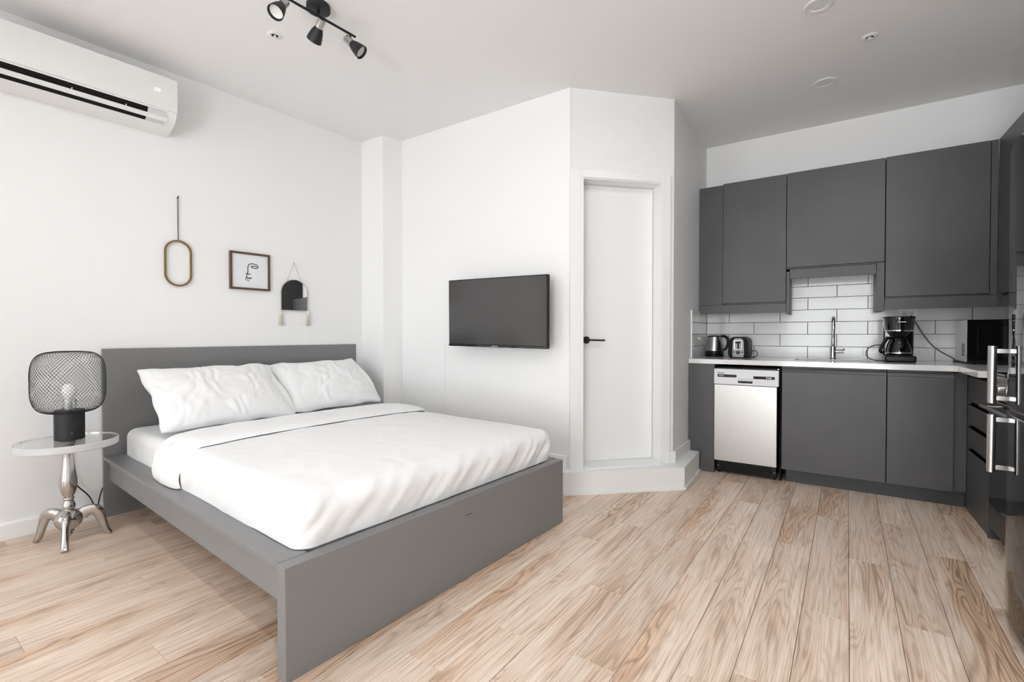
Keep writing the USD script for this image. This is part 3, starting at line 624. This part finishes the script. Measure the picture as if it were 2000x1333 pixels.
def base_unit(label, x0, x1):
    t = thing('base_cabinet', label, 'cabinet', group='base cabinets under the sink counter')
    part(t, 'carcass', cat(bx(x0 + .001, x0 + .017, 4.112, 4.72, .10, .880), bx(x1 - .017, x1 - .001, 4.112, 4.72, .10, .880), bx(x0 + .017, x1 - .017, 4.112, 4.72, .10, .118), bx(x0 + .017, x1 - .017, 4.70, 4.72, .118, .880)), 'cabinet')
    d = part(t, 'door', bx(x0 + .0015, x1 - .0015, 4.09, 4.110, .104, .838, .0015), 'cabinet')
    part(d, 'finger_pull', prism_x([(4.090, .839), (4.110, .839), (4.110, .866), (4.1045, .866)], x0 + .0015, x1 - .0015), 'cabinet', label='bevelled grip edge along the top of the door')
    part(t, 'top_rail', bx(x0 + .017, x1 - .017, 4.122, 4.14, .845, .880), 'cabinet')
def prism_x(poly, x0, x1):          # poly in (y, z) extruded along x
    m = trimesh.creation.extrude_polygon(Polygon(poly), x1 - x0, engine='earcut'); v = m.vertices.copy(); m.vertices = np.c_[x0 + v[:, 2], v[:, 0], v[:, 1]]; m.fix_normals(); return m
base_unit('wide dark grey base cabinet under the sink, right of the dishwasher', -.272, .350)
base_unit('narrower dark grey base cabinet in the corner below the coffee maker', .352, .692)
part(pn, 'gap_shade_board', bx(-.2885, -.2745, 4.14, 4.70, 0, .880), 'black_gap')  # black filler in place of the shaded gap beside the dishwasher
tag(part(None, 'toe_kick', bx(-.246, .759, 4.165, 4.183, 0, .100), 'toe_paint'), 'dark recessed plinth board along the floor below the sink cabinets', 'toe kick')
tag(part(None, 'corner_panel', cat(bx(.760, .778, 4.172, 4.60, 0, .880), bx(.694, .7585, 4.122, 4.140, .104, .872)), 'cabinet'), 'dark grey corner panel between the drawers and the sink run', 'cabinet panel')
du = thing('drawer_unit', 'dark grey drawer unit on the right with slanted slot grips', 'drawers')
Y0, Y1 = 3.60, 4.168
part(du, 'carcass', cat(bx(.80, 1.38, Y0, Y0 + .016, 0, .88), bx(.80, 1.38, Y1 - .016, Y1, 0, .88), bx(.80, 1.38, Y0, Y1, 0, .03)), 'cabinet')
part(du, 'slot_shade_backing', bx(.790, .80, Y0 + .002, Y1 - .002, .01, .87), 'black_gap')  # black sheet gives the grip slots their dark, shaded inside
part(du, 'end_panel', bx(.752, .80, Y0, Y0 + .016, 0, .88), 'cabinet')
for nm, z0, z1, slot in (('drawer', .700, .852, 0), ('drawer', .557, .697, 1), ('drawer', .413, .554, 1), ('lower_front', .004, .410, 1)):
    g = .021 if slot else 0
    m = bx(.760, .780, Y0 + .018, Y1 - .002, z0, z1 - g)
    if slot: m = cat(m, bx(.760, .780, 4.122, Y1 - .002, z1 - g, z1, .0005), prism_y([(.760, z1 - g), (.780, z1 - g), (.786, z1 - g - .012), (.766, z1 - g - .012)], Y0 + .018, 4.122))
    part(du, nm, m, 'cabinet')

# ---------------------------------------------------------------- worktop, sink, tap
ct = thing('countertop', 'white quartz worktop turning the corner along both kitchen walls', 'countertop')
out = m3.CrossSection([[(XD + .001, 4.078), (.682, 4.078), (.700, 4.060), (.700, 3.585), (XW - .001, 3.585), (XW - .001, YK - .011), (XD + .001, YK - .011)]])
if out.area() < 0: out = m3.CrossSection([[(XD + .001, 4.078), (.682, 4.078), (.700, 4.060), (.700, 3.585), (XW - .001, 3.585), (XW - .001, YK - .011), (XD + .001, YK - .011)][::-1]])
slab = out.extrude(.037).translate((0, 0, .882))
hole = m3.Manifold.batch_hull([m3.Manifold.cylinder(.2, .03, .03, 24).translate((x, y, .8)) for x in (-.17, .29) for y in (4.30, 4.53)])
part(ct, 'slab', tri(slab - hole), 'quartz')
sk = thing('sink', 'undermount stainless steel sink set in the white worktop', 'sink', (.06, 4.415, .881))
o_, i_ = m3.Manifold.batch_hull([m3.Manifold.cylinder(.18, .05, .05, 20).translate((x, y, -.18)) for x in (-.225, .225) for y in (-.11, .11)]), m3.Manifold.batch_hull([m3.Manifold.cylinder(.2, .05, .05, 20).translate((x, y, -.172)) for x in (-.218, .218) for y in (-.102, .102)])
part(sk, 'bowl', tri(o_ - i_), 'brushed_steel', 30)
part(sk, 'drain', lathe([(0, -.170), (.034, -.170), (.040, -.168), (.040, -.172)], 24), 'chrome', 40)
fc = thing('faucet', 'tall chrome tap with a side lever behind the sink', 'faucet', (.052, 4.625, .919))
part(fc, 'base', lathe([(0, 0), (.024, 0), (.024, .006), (.0205, .010), (.0205, .10), (.018, .105), (0, .105)], 28), 'chrome', 40)
part(fc, 'spout', tube(spline([(0, 0, .10), (0, 0, .20), (0, -.002, .275), (0, -.03, .322), (0, -.075, .333), (0, -.115, .310), (0, -.128, .270), (0, -.129, .235)], 48), .0125, 16), 'chrome', True)
part(fc, 'lever', cat(cyl((.015, 0, .062), (.072, 0, .062), .0135, 20), tube([(.060, 0, .064), (.072, -.004, .080), (.076, -.006, .088)], .0045, 8)), 'chrome', 40)

# ---------------------------------------------------------------- kitchen: wall units
def wall_unit(label, x0, x1, z0, z1):
    t = thing('wall_cabinet', label, 'cabinet')
    part(t, 'carcass', bx(x0 + .001, x1 - .001, 4.462, 4.749, z0 - .012, z1 - .002), 'cabinet')
    part(t, 'door', bx(x0 + .0015, x1 - .0015, 4.44, 4.460, z0, z1, .0015), 'cabinet')
    return t
w1 = wall_unit('narrow dark grey wall cabinet above the kettle and toaster', -.748, -.270, 1.388, 2.420)
w2 = wall_unit('short dark grey wall cabinet hung above the tap, tiles showing below it', -.2695, .3615, 1.661, 2.422)
w3 = wall_unit('tall dark grey wall cabinet above the coffee maker', .3635, .919, 1.398, 2.424)
part(w1, 'filler_strip', bx(XD + .001, -.750, 4.458, 4.476, 1.375, 2.416), 'cabinet')
part(w1, 'light_rail', bx(XD + .001, -.270, 4.448, 4.466, 1.300, 1.374), 'cabinet')
part(w1, 'end_panel', bx(-.268, -.246, 4.444, 4.738, 1.290, 1.628), 'cabinet')
part(w2, 'light_rail', bx(-.246, .313, 4.452, 4.470, 1.570, 1.647), 'cabinet')
part(w2, 'hood_underside', bx(-.244, .311, 4.47, 4.738, 1.630, 1.646), 'light_plastic')
part(w3, 'end_panel', bx(.315, .3605, 4.444, 4.738, 1.294, 1.650), 'cabinet')
part(w3, 'light_rail', bx(.362, .962, 4.448, 4.466, 1.306, 1.386), 'cabinet')
part(w3, 'filler_strip', bx(.921, .957, 4.442, 4.460, 1.388, 2.424), 'cabinet')
def side_wall_unit(label, y0, y1):
    t = thing('wall_cabinet', label, 'cabinet')
    part(t, 'carcass', bx(.980, XW - .001, y0 + .001, y1 - .001, 1.376, 2.420), 'cabinet')
    part(t, 'door', bx(.957, .978, y0 + .0015, y1 - .0015, 1.390, 2.424, .0015), 'cabinet')
    part(t, 'light_rail', bx(.966, .984, y0, y1, 1.306, 1.374), 'cabinet')
side_wall_unit('dark grey wall cabinet on the right wall, in the corner', 3.90, 4.438)
side_wall_unit('dark grey wall cabinet on the right wall, half behind the fridge', 3.30, 3.898)
side_wall_unit('dark grey wall cabinet on the right wall, hidden behind the fridge top', 2.72, 3.298)

# ---------------------------------------------------------------- range and fridge on the right
rn = thing('range', 'black freestanding oven range between the drawers and the fridge', 'oven')
R0, R1 = 2.985, 3.580
part(rn, 'body', bx(.775, 1.37, R0, R1, .065, .905, .003), 'matt_black')
part(rn, 'plinth', bx(.80, 1.35, R0 + .01, R1 - .01, .0, .065, .001), 'black_gap')  # black block stands in for the shade under the range
part(rn, 'cooktop', bx(.752, 1.37, R0, R1, .905, .918, .003), 'black_glass')
od = part(rn, 'oven_door', bx(.747, .775, R0 + .003, R1 - .003, .205, .770, .004), 'black_glass')
part(od, 'handle_bar', cat(cyl((.705, R0 + .05, .735), (.705, R1 - .05, .735), .010, 14), cyl((.705, R0 + .08, .735), (.75, R0 + .08, .735), .007, 10), cyl((.705, R1 - .08, .735), (.75, R1 - .08, .735), .007, 10)), 'steel', 40)
part(rn, 'control_panel', bx(.750, .775, R0 + .003, R1 - .003, .776, .903, .004), 'brushed_steel')
for i in range(4):
    part(rn, 'knob', turned(lathe([(0, 0), (.022, 0), (.020, .022), (.017, .026), (0, .026)], 24), (.750, R0 + .10 + i * .13, .84), (-1, 0, 0)), 'steel', 40)
part(rn, 'storage_drawer', bx(.752, .775, R0 + .003, R1 - .003, .070, .198, .003), 'toe_paint')

fg = thing('refrigerator', 'glossy black two-door fridge at the right edge with steel bar handles', 'refrigerator')
F0, F1 = 2.05, 2.690
part(fg, 'cabinet_body', bx(.665, 1.33, F0 + .004, F1 - .004, .03, 1.815, .006), 'matt_black')
def bowed(z0, z1):
    n = 15; y = np.linspace(F0, F1, n); t = (y - (F0 + F1) / 2) / ((F1 - F0) / 2)
    front = [(.612 - .034 * (1 - abs(a) ** 2.2), b_) for a, b_ in zip(t, y)]
    m = prism([*front, (.662, F1), (.662, F0)], z0, z1); m.fix_normals(); return m
for z0, z1, h0, h1 in ((.842, 1.835, .850, 1.075), (.045, .812, .578, .806)):
    d = part(fg, 'door', bowed(z0, z1), 'black_gloss', 30)
    hy = 2.596
    bar = cyl((.548, hy, h0), (.548, hy, h1), .0135, 20)
    part(d, 'handle', cat(bar, bx(.554, .605, hy - .006, hy + .006, h1 - .030, h1 - .012, .002), bx(.554, .605, hy - .006, hy + .006, h0 + .010, h0 + .028, .002)), 'steel', 40, label='vertical steel bar handle')
    part(d, 'edge_trim', bowed(z1, z1 + .006) if z0 < .5 else bowed(z0 - .006, z0), 'steel', 30, label='steel strip along the door edge')
part(fg, 'top_cap', bx(.62, 1.33, F0 + .004, F1 - .004, 1.816, 1.834, .004), 'matt_black')
for y in (F0 + .06, F1 - .06): part(fg, 'foot', cyl((.72, y, 0), (.72, y, .032), .018, 12), 'black_plastic')

# ---------------------------------------------------------------- things on the worktop
CT = .9195
RV = (math.cos(math.radians(20)), math.sin(math.radians(20)))
kt = thing('kettle', 'steel electric kettle with a black base and handle in the worktop corner', 'kettle', (-.842, 4.600, CT), 20)
part(kt, 'power_base', lathe([(0, 0), (.072, 0), (.076, .004), (.076, .014), (.070, .018), (0, .018)], 36), 'black_plastic', 40)
part(kt, 'lower_band', lathe([(0, .019), (.0745, .019), (.0755, .022), (.0735, .052), (0, .052)], 36), 'black_plastic', 40)
part(kt, 'body', lathe([(0, .052), (.0735, .052), (.068, .11), (.060, .165), (.058, .178), (0, .178)], 40), 'steel', 40, label='brushed steel body')
part(kt, 'lid', lathe([(0, .178), (.058, .178), (.057, .184), (.045, .190), (.012, .192), (0, .192)], 36), 'black_plastic', 40)
part(kt, 'spout', prism([(-.05, -.018), (-.078, 0), (-.05, .018)], .150, .178), 'steel')
part(kt, 'handle', tube(spline([(.050, 0, .178), (.085, 0, .182), (.112, 0, .160), (.115, 0, .115), (.100, 0, .075), (.073, 0, .060)], 30), np.interp(np.linspace(0, 1, 30), [0, .5, 1], [.011, .0125, .009]), 12), 'black_plastic', True, label='black looped handle')
ts = thing('toaster', 'black toaster with a steel end plate beside the kettle', 'toaster', (-.613, 4.50, CT))
def rprof(w, h, r, inset_=0): return [(w/2 - inset_, 0), (w/2, .03), (w/2 - .004, h - r)] + [(w/2 - .004 - r + r * math.cos(a), h - r + r * math.sin(a)) for a in np.linspace(.2, PI/2, 8)]
rp = rprof(.160, .172, .045, .008); rp = rp + [(-x, z) for x, z in reversed(rp)]
part(ts, 'shell', prism_y([(x, z + .006) for x, z in rp], -.115, .125), 'toaster_black', 30)
part(ts, 'end_plate', prism_y([(x * .56, z * .93 + .008) for x, z in rp], -.121, -.114), 'dark_steel', 30, label='dark brushed end plate')
part(ts, 'slot_surround', flat(Polygon([(-.031, .072), (.031, .072), (.031, .150), (-.031, .150)], [[(-.024, .076), (.024, .076), (.024, .143), (-.024, .143)]]), -.126, -.120), 'chrome')
part(ts, 'lever_slot', bx(-.005, .005, -.1225, -.1205, .078, .140, .0005), 'black_gap')
part(ts, 'lever', rbox(-.020, .020, -.150, -.121, .126, .138, .004, 12), 'black_plastic', 40)
kb = part(ts, 'browning_knob', turned(lathe([(0, 0), (.016, 0), (.0145, .014), (0, .015)], 24), (0, -.121, .048), (0, -1, 0)), 'black_plastic', 40)
part(kb, 'pointer', bx(-.0015, .0015, -.1372, -.135, .05, .060, 0), 'paper')
for x in (-.034, .034): part(ts, 'button', turned(lathe([(0, 0), (.006, 0), (.005, .006), (0, .006)], 14), (x, -.121, .050), (0, -1, 0)), 'black_plastic', 40)
for x in (-.028, .028): part(ts, 'bread_slot', bx(x - .014, x + .014, -.08, .09, .1775, .1788, 0), 'black_gap')
for x in (-.06, .06):
    for y in (-.09, .10): part(ts, 'foot', cyl((x, y, 0), (x, y, .008), .01, 10), 'black_plastic')
part(ts, 'power_cord', tube(np.array(spline([(-.528, 4.56, CT + .05), (-.505, 4.55, CT + .062), (-.488, 4.54, CT + .045), (-.494, 4.53, CT + .012), (-.520, 4.53, CT + .0035), (-.528, 4.58, CT + .0035), (-.53, 4.66, CT + .0035)], 40)) - np.array((-.613, 4.50, CT)), .0028, 8), 'cable', True, label='short black cord curling beside the toaster')

cm = thing('coffee_maker', 'black drip coffee maker with a glass carafe on the worktop', 'coffee maker', (.447, 4.455, CT))
part(cm, 'base', rbox(-.088, .088, -.125, .10, 0, .048, .012, 16), 'black_plastic', 40)
part(cm, 'water_tank', rbox(-.088, .088, .020, .10, .04, .300, .014, 16), 'black_gloss', 40)
hs = [m3.Manifold.cylinder(.004, .090, .090, 40).translate((0, -.022, .318)), m3.Manifold.cylinder(.004, .082, .082, 40).translate((0, -.022, .228)), m3.Manifold.cube((.172, .02, .09), True).translate((0, .085, .275))]
part(cm, 'brew_head', tri(m3.Manifold.batch_hull(hs)), 'black_gloss', 30)
part(cm, 'lid', tri(m3.Manifold.batch_hull([m3.Manifold.cylinder(.008, .093, .092, 40).translate((0, -.022, .321)), m3.Manifold.cube((.18, .02, .008), True).translate((0, .092, .325))])), 'black_plastic', 30)
part(cm, 'trim_band', lathe([(.0825, .222), (.085, .224), (.085, .232), (.0825, .234)], 40, (0, -.022, 0)), 'chrome', 40, label='chrome band under the brew head')
part(cm, 'lettering_strip', bx(-.018, .03, -.1135, -.110, .287, .291, .0005), 'steel')
part(cm, 'filter_basket', lathe([(0, .182), (.040, .182), (.070, .226), (0, .226)], 32, (0, -.022, 0)), 'black_plastic', 40)
part(cm, 'warming_plate', lathe([(0, .048), (.068, .048), (.068, .052), (0, .052)], 36, (0, -.025, 0)), 'matt_black', 40)
M['dark_glass'] = usdkit.material(stage, '/World/Looks/dark_glass', {'f': ('fresnel', {'IOR': 1.5}), 't': ('transparent_bsdf', {'color': (.55, .55, .56)}), 'g': ('glossy_bsdf', {'color': (1, 1, 1), 'roughness': .04}), 'm': ('mix_closure', {})},
    [('f.fac', 'm.fac'), ('t.BSDF', 'm.closure1'), ('g.BSDF', 'm.closure2')], surface='m.closure')
cf = part(cm, 'carafe', lathe([(0, .053), (.060, .053), (.070, .062), (.071, .085), (.062, .125), (.046, .160), (.040, .170), (.0385, .170), (.045, .158), (.060, .124), (.069, .085), (.068, .063), (.058, .055), (0, .055)], 44, (0, -.030, 0)), 'dark_glass', 50, label='tinted glass carafe')
part(cf, 'carafe_lid', lathe([(0, .170), (.042, .170), (.044, .174), (.030, .180), (0, .181)], 30, (0, -.030, 0)), 'black_plastic', 40)
part(cf, 'carafe_band', lathe([(.0705, .060), (.0725, .062), (.0725, .070), (.0715, .072)], 36, (0, -.030, 0)), 'steel', 40)
part(cf, 'carafe_handle', tube(spline([(-.040, -.050, .168), (-.068, -.075, .172), (-.098, -.088, .125), (-.110, -.090, .075), (-.090, -.082, .068)], 26), np.interp(np.linspace(0, 1, 26), [0, .5, 1], [.009, .012, .010]), 10), 'black_plastic', True)
part(cm, 'power_cord', tube(np.array(spline([(.40, 4.62, CT + .105), (.34, 4.60, CT + .118), (.285, 4.57, CT + .10), (.262, 4.55, CT + .06), (.275, 4.53, CT + .022), (.315, 4.52, CT + .004), (.375, 4.52, CT + .004)], 44)) - np.array((.447, 4.455, CT)), .0032, 8), 'cable', True, label='thin black cord looping left of the coffee maker')
ol = thing('power_outlet', 'white power outlet plate on the tiles above the coffee maker', 'outlet', (.528, YK - .0095, 1.283))
part(ol, 'plate', bx(-.062, .062, -.006, 0, -.040, .040, .003), 'white_plastic')
part(ol, 'switch', bx(-.030, -.004, -.0085, -.005, -.014, .014, .002), 'light_plastic')
part(ol, 'socket_slots', cat(bx(.016, .0185, -.0068, -.005, 0, .009, 0), bx(.030, .0325, -.0068, -.005, 0, .009, 0), cyl((.024, -.0068, -.010), (.024, -.005, -.010), .003, 10)), 'black_gap')
mw = thing('microwave', 'black-fronted microwave in the corner of the worktop', 'microwave', (.792, 4.335, CT))
part(mw, 'case', bx(0, .47, .015, .34, .012, .298, .004), 'light_plastic', label='light grey metal case')
part(mw, 'door', bx(.0, .36, -.008, .014, .012, .298, .003), 'black_glass')
part(mw, 'window', bx(.05, .32, -.0095, -.007, .06, .255, .001), 'black_gloss')
part(mw, 'control_panel', bx(.362, .47, -.008, .014, .012, .298, .003), 'black_plastic')
part(mw, 'side_vents', cat(*[bx(-.001, .001, .06 + c * .022, .076 + c * .022, .055 + r * .0095, .059 + r * .0095, 0) for c in range(4) for r in range(9)]), 'black_gap', kind='stuff')
for x in (.04, .43):
    for y in (.04, .30): part(mw, 'foot', cyl((x, y, 0), (x, y, .013), .012, 10), 'black_plastic')
part(mw, 'power_cord', tube(np.array(spline([(.548, YK - .020, 1.262), (.562, 4.68, 1.225), (.60, 4.66, 1.14), (.655, 4.64, 1.045), (.715, 4.62, .985), (.77, 4.60, .945), (.782, 4.64, .929), (.786, 4.69, .9235), (.83, 4.71, .9235)], 60)) - np.array((.792, 4.335, CT)), .0048, 8), 'grey_cable', True, label='thick grey cord sagging from the outlet to the microwave')
